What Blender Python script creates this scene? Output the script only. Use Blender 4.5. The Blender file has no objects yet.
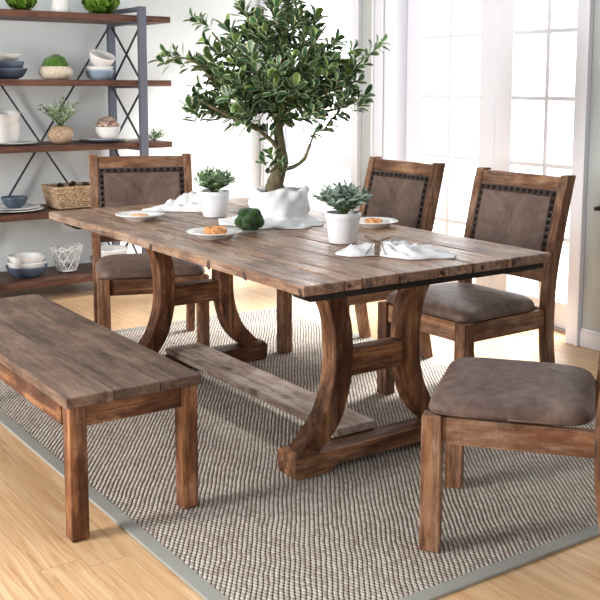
import bpy, math, random
from mathutils import Vector, Matrix, noise
from math import sin, cos, pi, radians, sqrt
S = bpy.context.scene
COL = S.collection
PI = pi
# ---------------------------------------------------------------- camera
YAW, PIT, ROL = 0.62210, 0.13467, 0.00475
CAM = Vector((-1.6369, -2.4074, 1.3542))
FPX, CX, CY = 1002.65, 328.61, 220.12
fw = Vector((sin(YAW)*cos(PIT), cos(YAW)*cos(PIT), -sin(PIT)))
rt = Vector((cos(YAW), -sin(YAW), 0)); up = rt.cross(fw)
r2 = rt*cos(ROL)+up*sin(ROL); u2 = -rt*sin(ROL)+up*cos(ROL)
cd = bpy.data.cameras.new('camera'); co = bpy.data.objects.new('camera', cd); COL.objects.link(co)
m = Matrix((r2, u2, -fw)).transposed().to_4x4(); m.translation = CAM
co.matrix_world = m
cd.sensor_width = 36; cd.sensor_fit = 'HORIZONTAL'; cd.lens = FPX*36/600
cd.shift_x = (300-CX)/600; cd.shift_y = (CY-300)/600
cd.clip_end = 100
S.camera = co
# ---------------------------------------------------------------- light
W = bpy.data.worlds.new('daylight'); S.world = W; W.use_nodes = True
nt = W.node_tree; nt.nodes.clear()
wo = nt.nodes.new('ShaderNodeOutputWorld'); bg = nt.nodes.new('ShaderNodeBackground')
tc = nt.nodes.new('ShaderNodeTexCoord'); sp = nt.nodes.new('ShaderNodeSeparateXYZ')
mr = nt.nodes.new('ShaderNodeMapRange'); mr.interpolation_type = 'SMOOTHSTEP'
nt.links.new(tc.outputs['Generated'], sp.inputs[0]); nt.links.new(sp.outputs['X'], mr.inputs['Value'])
SKY_LOW, SKY_HIGH = 0.40, 3.6
mr.inputs['From Min'].default_value = 0.1; mr.inputs['From Max'].default_value = 0.5
mr.inputs['To Min'].default_value = SKY_LOW; mr.inputs['To Max'].default_value = SKY_HIGH
bg.inputs['Color'].default_value = (0.97, 0.98, 1.0, 1)
nt.links.new(mr.outputs[0], bg.inputs['Strength']); nt.links.new(bg.outputs[0], wo.inputs[0])
def area(name, loc, target, sx, sy, energy, col=(1, 1, 1)):
    l = bpy.data.lights.new(name, 'AREA'); l.shape = 'RECTANGLE'; l.size = sx; l.size_y = sy; l.energy = energy; l.color = col
    o = bpy.data.objects.new(name, l); COL.objects.link(o); o.location = loc
    o.rotation_euler = (Vector(target)-Vector(loc)).to_track_quat('-Z', 'Y').to_euler(); return o
area('left_window_light', (-4.6, 1.1, 1.75), (0.5, 1.0, 0.5), 1.3, 1.4, 250, (1.0, 0.98, 0.96))
area('door_daylight', (4.9, 2.0, 4.6), (1.9, 1.9, 0.0), 1.4, 1.4, 1300, (1, 0.98, 0.95))
S.view_settings.view_transform = 'Standard'; S.view_settings.look = 'None'
S.view_settings.exposure = 0.32; S.view_settings.gamma = 1; S.view_settings.use_curve_mapping = False

# ---------------------------------------------------------------- materials
def lin(c):
    return tuple(((x/255)/12.92 if x/255 <= .04045 else (((x/255)+.055)/1.055)**2.4) for x in c)+(1,)
class NT:
    def __init__(s, name):
        s.m = bpy.data.materials.new(name); s.m.use_nodes = True; s.t = s.m.node_tree; s.t.nodes.clear()
        s.out = s.n('ShaderNodeOutputMaterial'); s.b = s.n('ShaderNodeBsdfPrincipled'); s.l(s.b.outputs[0], s.out.inputs[0])
    def n(s, k, **kw):
        x = s.t.nodes.new(k)
        for a, v in kw.items(): setattr(x, a, v)
        return x
    def l(s, a, b): s.t.links.new(a, b)
    def put(s, sock, v):
        if hasattr(v, 'is_linked') or hasattr(v, 'links'): s.l(v, sock)
        else: sock.default_value = v
    def math(s, op, a, b=0, c=0, clamp=False):
        x = s.n('ShaderNodeMath', operation=op, use_clamp=clamp)
        for i, v in enumerate((a, b, c)): s.put(x.inputs[i], v)
        return x.outputs[0]
    def vmath(s, op, a, b):
        x = s.n('ShaderNodeVectorMath', operation=op); s.put(x.inputs[0], a); s.put(x.inputs[1], b); return x.outputs[0]
    def noise(s, vec, scale, detail=6, rough=.6, dist=0, out='Fac'):
        x = s.n('ShaderNodeTexNoise'); s.put(x.inputs['Vector'], vec); x.inputs['Scale'].default_value = scale
        x.inputs['Detail'].default_value = detail; x.inputs['Roughness'].default_value = rough; x.inputs['Distortion'].default_value = dist
        return x.outputs[out]
    def ramp(s, fac, stops, interp='LINEAR'):
        x = s.n('ShaderNodeValToRGB'); x.color_ramp.interpolation = interp; e = x.color_ramp.elements
        e[0].position, e[0].color = stops[0][0], lin(stops[0][1]); e[1].position, e[1].color = stops[-1][0], lin(stops[-1][1])
        for p, c in stops[1:-1]:
            q = e.new(p); q.color = lin(c)
        s.put(x.inputs[0], fac); return x.outputs[0]
    def mix(s, fac, a, b, mode='MIX'):
        x = s.n('ShaderNodeMix', data_type='RGBA', blend_type=mode)
        s.put(x.inputs[0], fac)
        for i, v in ((6, a), (7, b)):
            s.put(x.inputs[i], lin(v) if isinstance(v, tuple) and len(v) == 3 else v)
        return x.outputs[2]
    def mapr(s, v, a, b, c=0, d=1):
        x = s.n('ShaderNodeMapRange'); s.put(x.inputs[0], v)
        for i, q in enumerate((a, b, c, d)): s.put(x.inputs[i+1], q)
        return x.outputs[0]
    def bump(s, h, strength, dist=.01):
        x = s.n('ShaderNodeBump'); s.put(x.inputs['Height'], h); x.inputs['Strength'].default_value = strength; x.inputs['Distance'].default_value = dist
        s.l(x.outputs[0], s.b.inputs['Normal']); return x
    def obj(s): return s.n('ShaderNodeTexCoord').outputs['Object']
    def set(s, **kw):
        for k, v in kw.items():
            k = {'color': 'Base Color', 'rough': 'Roughness', 'metal': 'Metallic', 'spec': 'Specular IOR Level', 'coat': 'Coat Weight', 'sheen': 'Sheen Weight', 'trans': 'Transmission Weight', 'sss': 'Subsurface Weight'}[k]
            s.put(s.b.inputs[k], lin(v) if isinstance(v, tuple) and len(v) == 3 else v)
        return s.m

def simple(name, c, rough=.5, metal=0, bump=0, bscale=60, spec=.5, var=0):
    t = NT(name); col = lin(c)
    if var:
        k = t.noise(t.obj(), bscale*.3, 4)
        col = t.mix(k, tuple(max(0, x-var) for x in c), tuple(min(255, x+var) for x in c))
    t.set(color=col, rough=rough, metal=metal, spec=spec)
    if bump: t.bump(t.noise(t.obj(), bscale, 4), bump, .004)
    return t.m

def wood(name, axis, dark, mid, light, rough=.45, wash=0.0, washc=(188, 176, 162), bumps=.5, grain=1.0, saw=.5, spec=.5, tone=.35, cracks=1.0, pits=.55, specks=.22):
    t = NT(name)
    at = t.n('ShaderNodeAttribute', attribute_name='rnd').outputs['Fac']
    oi = t.n('ShaderNodeObjectInfo').outputs['Random']
    off = t.math('ADD', t.math('MULTIPLY', at, 31.7), t.math('MULTIPLY', oi, 17.3))
    cv = t.n('ShaderNodeCombineXYZ')
    for i in range(3): t.l(off, cv.inputs[i])
    p = t.vmath('ADD', t.obj(), cv.outputs[0])
    s = [9*grain]*3; s['xyz'.index(axis)] = .9*grain
    v = t.vmath('MULTIPLY', p, tuple(s))
    g1 = t.noise(v, 1.6, 8, .62, 1.1)                 # broad grain
    s2 = [70*grain]*3; s2['xyz'.index(axis)] = 2.2*grain
    v2 = t.vmath('MULTIPLY', p, tuple(s2))
    g2 = t.noise(v2, 1.0, 5, .7, .4)                  # fibres
    big = t.noise(p, 3.2, 4, .6, .5)
    s5 = [36*grain]*3; s5['xyz'.index(axis)] = 9*grain
    g3 = t.noise(t.vmath('MULTIPLY', p, tuple(s5)), 1.0, 6, .75)   # rough speckle
    f = t.math('ADD', t.math('MULTIPLY', g1, .42), t.math('ADD', t.math('MULTIPLY', g2, .3), t.math('MULTIPLY', g3, .28)))
    f = t.math('ADD', t.math('MULTIPLY', t.math('SUBTRACT', f, .5), 1.35), .5)
    f = t.math('ADD', f, t.math('MULTIPLY', t.math('SUBTRACT', big, .5), .4))
    c = t.ramp(f, [(.32, dark), (.5, mid), (.68, light)])
    # per board tone
    hs = t.n('ShaderNodeHueSaturation'); t.l(c, hs.inputs['Color'])
    t.l(t.mapr(t.math('FRACT', t.math('MULTIPLY', off, 7.13)), 0, 1, 1-tone*.5, 1+tone*.5), hs.inputs['Value'])
    c = hs.outputs[0]
    if wash:
        wn = t.math('ADD', t.math('MULTIPLY', t.noise(v, 2.8, 8, .75, .3), .6), t.math('MULTIPLY', g3, .4))
        wk = t.mapr(t.math('ADD', wn, t.math('MULTIPLY', t.math('SUBTRACT', big, .5), .5)), .47, .66, 0, wash)
        c = t.mix(wk, c, washc)
    # dark cracks along the grain
    s3 = [26*grain]*3; s3['xyz'.index(axis)] = .8*grain
    ck = t.noise(t.vmath('MULTIPLY', p, tuple(s3)), 1.0, 3, .5, .8)
    crack = t.math('SUBTRACT', 1, t.mapr(t.math('ABSOLUTE', t.math('SUBTRACT', ck, .5)), .0, .012*cracks+.0001, 0, 1))
    gate = t.mapr(t.noise(p, 4.5, 2), .5, .62, 0, 1)
    crack = t.math('MULTIPLY', crack, gate)
    c = t.mix(t.math('MULTIPLY', crack, .75), c, (38, 24, 16))
    pit = t.mapr(g3, .30, .40, 1, 0)
    c = t.mix(t.math('MULTIPLY', pit, pits), c, (40, 25, 17))
    lit = t.mapr(g3, .60, .68, 0, 1)
    c = t.mix(t.math('MULTIPLY', lit, specks), c, washc)
    # knots and nicks
    vo = t.n('ShaderNodeTexVoronoi'); sk = [5.0]*3; sk['xyz'.index(axis)] = 2.6
    t.l(t.vmath('MULTIPLY', p, tuple(sk)), vo.inputs['Vector']); vo.inputs['Scale'].default_value = 1.0
    kn = t.mapr(vo.outputs['Distance'], .05, .13, 1, 0)
    c = t.mix(t.math('MULTIPLY', kn, .55), c, (52, 30, 20))
    t.set(color=c, spec=spec, rough=t.mapr(f, .3, .7, rough+.12, rough-.08))
    # saw marks across the grain
    s4 = [3.0]*3; s4['xyz'.index(axis)] = 120
    sm = t.noise(t.vmath('MULTIPLY', p, tuple(s4)), 1.0, 2, .5)
    h = t.math('ADD', t.math('MULTIPLY', g3, 1.3), t.math('ADD', t.math('MULTIPLY', g2, .6), t.math('MULTIPLY', sm, saw)))
    h = t.math('SUBTRACT', h, t.math('MULTIPLY', crack, 1.2))
    h = t.math('ADD', h, t.math('MULTIPLY', t.noise(p, 18, 4), .9))
    t.bump(h, bumps, .006)
    return t.m

WD, WM, WL = (44, 23, 12), (104, 62, 36), (178, 124, 78)
WOOD = {a: wood('reclaimed_wood_'+a, a, WD, WM, WL, wash=.12, rough=.55, spec=.3) for a in 'xyz'}
TD, TM, TL_ = (82, 60, 46), (138, 108, 84), (178, 150, 122)
TOPWOOD = wood('weathered_table_wood', 'y', (54, 32, 21), (134, 95, 68), (202, 160, 122), wash=.5, washc=(186, 168, 150), rough=.30, bumps=1.0, saw=.2, spec=.85, cracks=2.8, pits=.75, specks=.5)
BENCHTOP = wood('weathered_bench_wood', 'y', (52, 35, 26), (92, 68, 54), (130, 100, 80), wash=.25, washc=(160, 142, 124), rough=.5, bumps=.5, saw=.2)
STRETCH = wood('chalky_stretcher_wood', 'y', (96, 74, 62), (150, 128, 114), (192, 176, 164), wash=.8, washc=(198, 186, 178), rough=.55, bumps=.8, saw=.7)
CHAIRW = {a: wood('chair_wood_'+a, a, (52, 30, 18), (116, 76, 50), (172, 126, 88), wash=.2, rough=.52, tone=.12, spec=.35) for a in 'xyz'}
SHELFW = wood('walnut_shelf_wood', 'x', (54, 32, 24), (92, 60, 46), (124, 88, 70), spec=.35, rough=.5, bumps=.2, saw=.1, cracks=.3, tone=.1, pits=.1, specks=.03)
DARKW = simple('blackened_wood', (20, 14, 12), .7, bump=.3)
STEEL = simple('blue_grey_steel', (98, 102, 116), .42, .2, spec=.5)
BLACKM = simple('dark_brace_steel', (44, 48, 60), .45, .4)
WALL = simple('pale_grey_wall_paint', (222, 228, 229), .85, bump=.05, bscale=120)
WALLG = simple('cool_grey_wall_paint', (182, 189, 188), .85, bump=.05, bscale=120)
WHITE = simple('white_gloss_paint', (226, 229, 238), .35)
PORC = simple('white_porcelain', (240, 240, 238), .18, spec=.6)
PORCS = simple('speckled_white_stoneware', (232, 232, 228), .3, var=8)
BLUE = simple('slate_blue_glaze', (78, 92, 112), .25, spec=.6, var=10)
PALEBLUE = simple('pale_blue_glaze', (160, 178, 196), .25, spec=.6, var=6)
POTW = simple('matt_white_pot', (238, 239, 242), .45)
SOIL = simple('dark_soil', (54, 44, 34), .95, bump=1, bscale=90)

def leather(name, c1, c2, c3):
    t = NT(name); p = t.obj()
    n1 = t.noise(p, 6, 6, .6, .8); n2 = t.noise(p, 28, 5, .65)
    f = t.math('ADD', t.math('MULTIPLY', n1, .65), t.math('MULTIPLY', n2, .35))
    c = t.ramp(f, [(.34, c1), (.5, c2), (.68, c3)])
    t.set(color=c, rough=t.mapr(n2, .3, .7, .58, .44), spec=.45)
    h = t.math('ADD', t.math('MULTIPLY', t.noise(p, 260, 3), .4), t.math('MULTIPLY', t.noise(p, 14, 5, .6, 1.2), 1.0))
    t.bump(h, .35, .006); return t.m
LEATH = leather('worn_brown_leather', (76, 58, 51), (104, 84, 75), (132, 110, 99))
NAIL = simple('aged_bronze_nail', (40, 30, 26), .35, .8)

def linen(name, c, sc=900):
    t = NT(name); p = t.obj()
    t.set(color=t.mix(t.noise(p, 20, 4), tuple(x-8 for x in c), c), rough=.85, spec=.2, sheen=.3)
    t.bump(t.math('ADD', t.noise(p, sc*.3, 2), t.math('MULTIPLY', t.noise(p, 35, 4), 1.5)), .25, .003); return t.m
LINEN = linen('white_linen', (234, 235, 237))

def floor_mat():
    t = NT('honey_oak_floor'); p = t.obj()
    sx = t.n('ShaderNodeSeparateXYZ'); t.l(p, sx.inputs[0])
    pw = .125
    row = t.math('FLOOR', t.math('DIVIDE', sx.outputs['X'], pw))
    wn = t.n('ShaderNodeTexWhiteNoise', noise_dimensions='1D'); t.l(row, wn.inputs['W'])
    yy = t.math('ADD', sx.outputs['Y'], t.math('MULTIPLY', wn.outputs['Value'], 1.9))
    bl = t.math('FLOOR', t.math('DIVIDE', yy, 1.2))
    w2 = t.n('ShaderNodeTexWhiteNoise', noise_dimensions='2D'); cb = t.n('ShaderNodeCombineXYZ'); t.l(row, cb.inputs[0]); t.l(bl, cb.inputs[1]); t.l(cb.outputs[0], w2.inputs['Vector'])
    r = w2.outputs['Value']
    cv = t.n('ShaderNodeCombineXYZ')
    for i in range(3): t.l(t.math('MULTIPLY', r, 23.0), cv.inputs[i])
    q = t.vmath('ADD', p, cv.outputs[0])
    g1 = t.noise(t.vmath('MULTIPLY', q, (22, 1.4, 1)), 1.5, 9, .68, 1.4)
    g2 = t.noise(t.vmath('MULTIPLY', q, (110, 3, 1)), 1.0, 4, .6)
    f = t.math('ADD', t.math('MULTIPLY', g1, .7), t.math('MULTIPLY', g2, .3))
    c = t.ramp(f, [(.3, (170, 124, 84)), (.46, (205, 164, 120)), (.56, (216, 180, 138)), (.72, (232, 204, 168))])
    hs = t.n('ShaderNodeHueSaturation'); t.l(c, hs.inputs['Color']); t.l(t.mapr(r, 0, 1, .92, 1.1), hs.inputs['Value']); c = hs.outputs[0]
    e1 = t.math('ABSOLUTE', t.math('SUBTRACT', t.math('FRACT', t.math('DIVIDE', sx.outputs['X'], pw)), .5))
    e2 = t.math('ABSOLUTE', t.math('SUBTRACT', t.math('FRACT', t.math('DIVIDE', yy, 1.2)), .5))
    gap = t.math('MAXIMUM', t.math('GREATER_THAN', e1, .49), t.math('GREATER_THAN', e2, .4985))
    c = t.mix(t.math('MULTIPLY', gap, .35), c, (130, 90, 58))
    t.set(color=c, rough=t.mapr(f, .3, .7, .36, .28), spec=.5)
    t.bump(t.math('SUBTRACT', t.math('MULTIPLY', f, .3), gap), .15, .003); return t.m

def rug_mat():
    t = NT('woven_sisal'); p = t.obj()
    sx = t.n('ShaderNodeSeparateXYZ'); t.l(p, sx.inputs[0])
    wob = t.math('MULTIPLY', t.math('SUBTRACT', t.noise(p, 5, 3), .5), .02)
    X, Y = sx.outputs['X'], sx.outputs['Y']
    u = t.math('ADD', t.math('SUBTRACT', t.math('MULTIPLY', X, .83), t.math('MULTIPLY', Y, .56)), wob)
    w = t.math('ADD', t.math('MULTIPLY', X, .56), t.math('MULTIPLY', Y, .83))
    a, b = .0144, .017
    ru = t.math('DIVIDE', u, a); cu = t.math('FLOOR', ru); fu = t.math('FRACT', ru)
    rw = t.math('ADD', t.math('DIVIDE', w, b), t.math('MULTIPLY', ru, .5)); fw_ = t.math('FRACT', rw)
    hu = t.math('SINE', t.math('MULTIPLY', fu, PI)); hw = t.math('SINE', t.math('MULTIPLY', fw_, PI))
    h = t.math('MULTIPLY', t.math('POWER', hu, .8), t.math('ADD', .3, t.math('MULTIPLY', hw, .7)))
    cb = t.n('ShaderNodeCombineXYZ'); t.l(cu, cb.inputs[0]); t.l(t.math('FLOOR', rw), cb.inputs[1])
    wn = t.n('ShaderNodeTexWhiteNoise', noise_dimensions='2D'); t.l(cb.outputs[0], wn.inputs['Vector'])
    yarn = t.ramp(wn.outputs['Value'], [(0, (186, 174, 162)), (.4, (208, 199, 188)), (1, (226, 220, 210))])
    fib = t.noise(t.vmath('MULTIPLY', p, (400, 400, 1)), 1.0, 2)
    yarn = t.mix(t.mapr(fib, .35, .65, 0, .3), yarn, (170, 156, 144))
    c = t.mix(t.mapr(h, .22, .52, 1, 0), yarn, (86, 70, 60))
    t.set(color=c, rough=.95, spec=.1); t.bump(t.math('ADD', h, t.math('MULTIPLY', fib, .2)), .9, .006); return t.m

def basket_mat(name, d, m_, l_, sx_=.05, sz=.016):
    t = NT(name); p = t.obj()
    n = t.noise(p, 60, 4, .7)
    t.set(color=t.ramp(n, [(.3, d), (.5, m_), (.7, l_)]), rough=.7); t.bump(t.noise(p, 200, 3), .5, .003); return t.m
WICKER = basket_mat('wicker_cane', (110, 82, 58), (186, 156, 122), (228, 206, 178))

def leaf_mat(name, dark, mid, edge, tips=None):
    t = NT(name)
    at = t.n('ShaderNodeAttribute', attribute_name='rnd').outputs['Fac']
    uv = t.n('ShaderNodeAttribute', attribute_name='edge').outputs['Fac']
    c = t.ramp(at, [(0, dark), (.6, mid), (1, tips or mid)])
    nz = t.noise(t.obj(), 70, 3)
    k = t.mapr(t.math('ADD', uv, t.math('MULTIPLY', t.math('SUBTRACT', nz, .5), .5)), .62, .9, 0, .85)
    c = t.mix(k, c, edge)
    t.set(color=c, rough=.4, spec=.45)
    return t.m
LEAF = leaf_mat('variegated_leaf', (42, 74, 60), (74, 114, 74), (216, 226, 176), (132, 164, 72))
LEAF2 = leaf_mat('fresh_green_leaf', (54, 90, 58), (104, 142, 92), (196, 216, 172), (140, 170, 110))
LEAF3 = leaf_mat('grey_green_leaf', (84, 112, 98), (134, 160, 142), (212, 226, 212), (160, 182, 164))
LEAF4 = leaf_mat('pale_sprig_leaf', (96, 130, 84), (146, 176, 120), (236, 242, 226), (226, 236, 214))
def bark():
    t = NT('mossy_bark'); p = t.obj()
    n = t.noise(t.vmath('MULTIPLY', p, (30, 30, 8)), 1.0, 6, .65, .8)
    c = t.ramp(n, [(.3, (58, 48, 34)), (.5, (104, 92, 66)), (.7, (146, 134, 104))])
    c = t.mix(t.mapr(t.noise(p, 9, 3), .48, .6, 0, .7), c, (72, 86, 44))
    t.set(color=c, rough=.8); t.bump(n, .8, .01); return t.m
BARK = bark()
def moss(name, a, b, c_):
    t = NT(name); p = t.obj(); n = t.noise(p, 90, 5, .7)
    t.set(color=t.ramp(n, [(.3, a), (.5, b), (.72, c_)]), rough=.95, spec=.1, sheen=.3); t.bump(t.noise(p, 160, 4, .7), 1.0, .008); return t.m
MOSS = moss('deep_green_moss', (18, 40, 12), (38, 72, 22), (72, 108, 40))
MOSSB = moss('bright_green_moss', (40, 78, 22), (78, 124, 36), (128, 168, 66))
def food(name, a, b, c_):
    t = NT(name); p = t.obj(); n = t.noise(p, 70, 5, .7, .5)
    t.set(color=t.ramp(n, [(.32, a), (.5, b), (.68, c_)]), rough=.45); t.bump(n, .6, .006); return t.m
PASTRY = food('flaky_golden_pastry', (168, 88, 34), (216, 148, 84), (240, 206, 150))
BISC = food('pink_orange_biscuit', (206, 140, 96), (226, 172, 130), (238, 200, 164))
STONE = food('speckled_sandstone', (196, 178, 150), (222, 210, 188), (240, 232, 216))
POTP = food('dried_pink_petals', (150, 110, 96), (214, 184, 166), (240, 224, 208))
TWINE = simple('jute_twine', (120, 94, 66), .9, bump=.6, bscale=300)
ROPE = food('raffia_ball_fibre', (138, 108, 84), (186, 158, 130), (214, 192, 166))
def glass():
    t = NT('clear_window_glass'); t.t.nodes.remove(t.b)
    tr = t.n('ShaderNodeBsdfTransparent'); gl = t.n('ShaderNodeBsdfGlossy'); gl.inputs['Roughness'].default_value = .02
    lwt = t.n('ShaderNodeLayerWeight'); lwt.inputs[0].default_value = .5; mx = t.n('ShaderNodeMixShader')
    ff = t.math('ADD', t.math('MULTIPLY', t.math('POWER', lwt.outputs['Facing'], 5), .7), .03)
    t.l(ff, mx.inputs[0]); t.l(tr.outputs[0], mx.inputs[1]); t.l(gl.outputs[0], mx.inputs[2]); t.l(mx.outputs[0], t.out.inputs[0]); return t.m
GLASS = glass()
FLOOR = floor_mat(); RUG = rug_mat()
BIND = simple('grey_rug_binding', (152, 152, 145), .8, bump=.4, bscale=400, var=8)
PATIO = simple('pale_patio_stone', (222, 220, 214), .8)

# ---------------------------------------------------------------- mesh helpers
class MB:
    def __init__(s): s.v = []; s.f = []; s.r = []; s.e = []; s.m = []
    def add(s, vs, fs, rnd=None, edge=None, mat=0):
        b = len(s.v); s.v += [tuple(x) for x in vs]; r = random.random() if rnd is None else rnd
        s.e += (edge if edge else [0]*len(vs))
        for f in fs: s.f.append(tuple(i+b for i in f)); s.r.append(r); s.m.append(mat)
        return s
    def box(s, x0, x1, y0, y1, z0, z1, rnd=None, M=None, mat=0):
        vs = [Vector(p) for p in ((x0,y0,z0),(x1,y0,z0),(x1,y1,z0),(x0,y1,z0),(x0,y0,z1),(x1,y0,z1),(x1,y1,z1),(x0,y1,z1))]
        if M: vs = [M @ p for p in vs]
        return s.add(vs, [(3,2,1,0),(4,5,6,7),(0,1,5,4),(1,2,6,5),(2,3,7,6),(3,0,4,7)], rnd, mat=mat)
    def bar(s, a, b, w, t, upv=(0,0,1), rnd=None):   # square bar between points
        a, b = Vector(a), Vector(b); d = (b-a).normalized(); u = Vector(upv)
        x = d.cross(u).normalized(); y = x.cross(d)
        vs = [p+x*i*w/2+y*j*t/2 for p in (a, b) for i, j in ((-1,-1),(1,-1),(1,1),(-1,1))]
        return s.add(vs, [(0,1,2,3),(7,6,5,4),(0,4,5,1),(1,5,6,2),(2,6,7,3),(3,7,4,0)], rnd)
    def prism(s, poly, a0, a1, axis, rnd=None):      # poly in the two other axes
        n = len(poly)
        def mk(p, a):
            return {'x': (a, p[0], p[1]), 'y': (p[0], a, p[1]), 'z': (p[0], p[1], a)}[axis]
        vs = [mk(p, a0) for p in poly]+[mk(p, a1) for p in poly]
        return s.add(vs, [tuple(range(n))[::-1], tuple(range(n, 2*n))]+[(i, (i+1) % n, n+(i+1) % n, n+i) for i in range(n)], rnd)
    def strip(s, L, R, a0, a1, axis, rnd=None):      # curved solid between two polylines
        n = len(L)
        def mk(p, a): return {'x': (a, p[0], p[1]), 'y': (p[0], a, p[1]), 'z': (p[0], p[1], a)}[axis]
        vs = [mk(p, a0) for p in L]+[mk(p, a0) for p in R]+[mk(p, a1) for p in L]+[mk(p, a1) for p in R]
        fs = []
        for i in range(n-1):
            fs += [(i, i+1, n+i+1, n+i), (2*n+i+1, 2*n+i, 3*n+i, 3*n+i+1), (i+1, i, 2*n+i, 2*n+i+1), (n+i, n+i+1, 3*n+i+1, 3*n+i)]
        fs += [(0, n, 3*n, 2*n), (n-1, 3*n-1, 4*n-1, 2*n-1)]
        return s.add(vs, fs, rnd)
    def lathe(s, prof, seg=32, c=(0,0,0), rnd=None, M=None, wob=None):
        vs = []; n = len(prof)
        for i in range(seg):
            a = 2*PI*i/seg
            for k, (r, z) in enumerate(prof):
                rr, zz = (wob(a, r, z) if wob else (r, z))
                p = Vector((rr*cos(a), rr*sin(a), zz))
                if M: p = M @ p
                vs.append(p+Vector(c))
        fs = [(i*n+k, ((i+1) % seg)*n+k, ((i+1) % seg)*n+k+1, i*n+k+1) for i in range(seg) for k in range(n-1)]
        return s.add(vs, fs, rnd)
    def tube(s, pts, rad, seg=8, rnd=None):
        pts = [Vector(p) for p in pts]; n = len(pts); vs = []; fs = []
        if not hasattr(rad, '__len__'): rad = [rad]*n
        ref = Vector((.31, .22, .92))
        for i, p in enumerate(pts):
            d = (pts[min(i+1, n-1)]-pts[max(i-1, 0)]).normalized()
            x = d.cross(ref)
            if x.length < 1e-3: x = d.cross(Vector((1, 0, 0)))
            x.normalize(); y = d.cross(x)
            for k in range(seg):
                a = 2*PI*k/seg; vs.append(p+(x*cos(a)+y*sin(a))*rad[i])
        for i in range(n-1):
            for k in range(seg): fs.append((i*seg+k, i*seg+(k+1) % seg, (i+1)*seg+(k+1) % seg, (i+1)*seg+k))
        fs += [tuple(range(seg))[::-1], tuple(range((n-1)*seg, n*seg))]
        return s.add(vs, fs, rnd)
    def ball(s, c, r, seg=16, rings=10, fn=None, rnd=None, sc=(1,1,1)):
        vs = []; fs = []
        for j in range(rings+1):
            th = PI*j/rings
            for i in range(seg):
                a = 2*PI*i/seg; d = Vector((sin(th)*cos(a), sin(th)*sin(a), cos(th)))
                q = fn(d) if fn else 1.0
                vs.append(Vector(c)+Vector((d.x*sc[0], d.y*sc[1], d.z*sc[2]))*r*q)
        for j in range(rings):
            for i in range(seg): fs.append((j*seg+i, (j+1)*seg+i, (j+1)*seg+(i+1) % seg, j*seg+(i+1) % seg))
        return s.add(vs, fs, rnd)
    def leaf(s, base, d, nrm, L, w, curl=.15, rnd=None, tip=1.0):
        d = d.normalized(); x = d.cross(nrm)
        if x.length < 1e-4: x = d.cross(Vector((1, .3, .2)))
        x.normalize(); n = x.cross(d).normalized()
        prof = [(0, .06, 0), (.22, .42, .02), (.5, .86, .03), (.74, 1, 0), (.93, .58, -.04), (1, .05, -.08)]
        vs = []; ed = []
        for t_, k, _ in prof:
            c = base+d*(t_*L)+n*(-curl*L*t_*t_)
            hw = w*.5*(k if t_ < .6 else k*tip+(1-tip)*(1-t_)*1.6)
            vs += [c-x*hw+n*hw*.35, c, c+x*hw+n*hw*.35]; ed += [1, 0, 1]
        fs = []
        for i in range(5):
            a = i*3; fs += [(a, a+1, a+4, a+3), (a+1, a+2, a+5, a+4)]
        ed[-3:] = [1, .9, 1]
        return s.add(vs, fs, rnd, ed)
    def build(s, name, mat, parent=None, bevel=0, smooth=False, subdiv=0, loc=None, weld=False, segs=2):
        me = bpy.data.meshes.new(name); me.from_pydata(s.v, [], s.f); me.update()
        a = me.attributes.new('rnd', 'FLOAT', 'FACE'); a.data.foreach_set('value', s.r)
        if any(s.e):
            b = me.attributes.new('edge', 'FLOAT', 'POINT'); b.data.foreach_set('value', s.e)
        mats = mat if isinstance(mat, (list, tuple)) else [mat]
        for q in mats: me.materials.append(q)
        if len(mats) > 1: me.polygons.foreach_set('material_index', s.m)
        if smooth: me.polygons.foreach_set('use_smooth', [True]*len(me.polygons))
        o = bpy.data.objects.new(name, me); COL.objects.link(o)
        if parent: o.parent = parent
        if loc: o.location = loc
        if bevel:
            b = o.modifiers.new('bevel', 'BEVEL'); b.width = bevel; b.segments = segs; b.limit_method = 'ANGLE'; b.angle_limit = radians(40)
        if subdiv:
            b = o.modifiers.new('sub', 'SUBSURF'); b.levels = subdiv; b.render_levels = subdiv
        return o
def tag(o, label=None, cat=None, group=None, kind=None):
    if label: o['label'] = label
    if cat: o['category'] = cat
    if group: o['group'] = group
    if kind: o['kind'] = kind
    return o
def thing(name, label, cat, loc=(0,0,0), rz=0, group=None):
    o = bpy.data.objects.new(name, None); COL.objects.link(o); o.empty_display_size = .1
    o.location = loc; o.rotation_euler = (0, 0, rz); return tag(o, label, cat, group)
def struct(name, mb, mat, bevel=0, **k):
    o = mb.build(name, mat, bevel=bevel, **k); o['kind'] = 'structure'; return o
def dup(root, loc, rz, label):
    def cp(o, par):
        c = o.copy(); COL.objects.link(c); c.parent = par
        for ch in list(o.children): cp(ch, c)
        return c
    r = cp(root, None); r.location = loc; r.rotation_euler = (0, 0, rz); r['label'] = label; return r
def catmull(pts, n=6):
    out = []; P = [pts[0]]+list(pts)+[pts[-1]]
    for i in range(1, len(P)-2):
        for k in range(n):
            t = k/n; a, b, c, d = P[i-1], P[i], P[i+1], P[i+2]
            out.append(tuple(.5*((2*b[j])+(-a[j]+c[j])*t+(2*a[j]-5*b[j]+4*c[j]-d[j])*t*t+(-a[j]+3*b[j]-3*c[j]+d[j])*t**3) for j in range(len(b))))
    out.append(tuple(pts[-1])); return out
random.seed(7)
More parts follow.
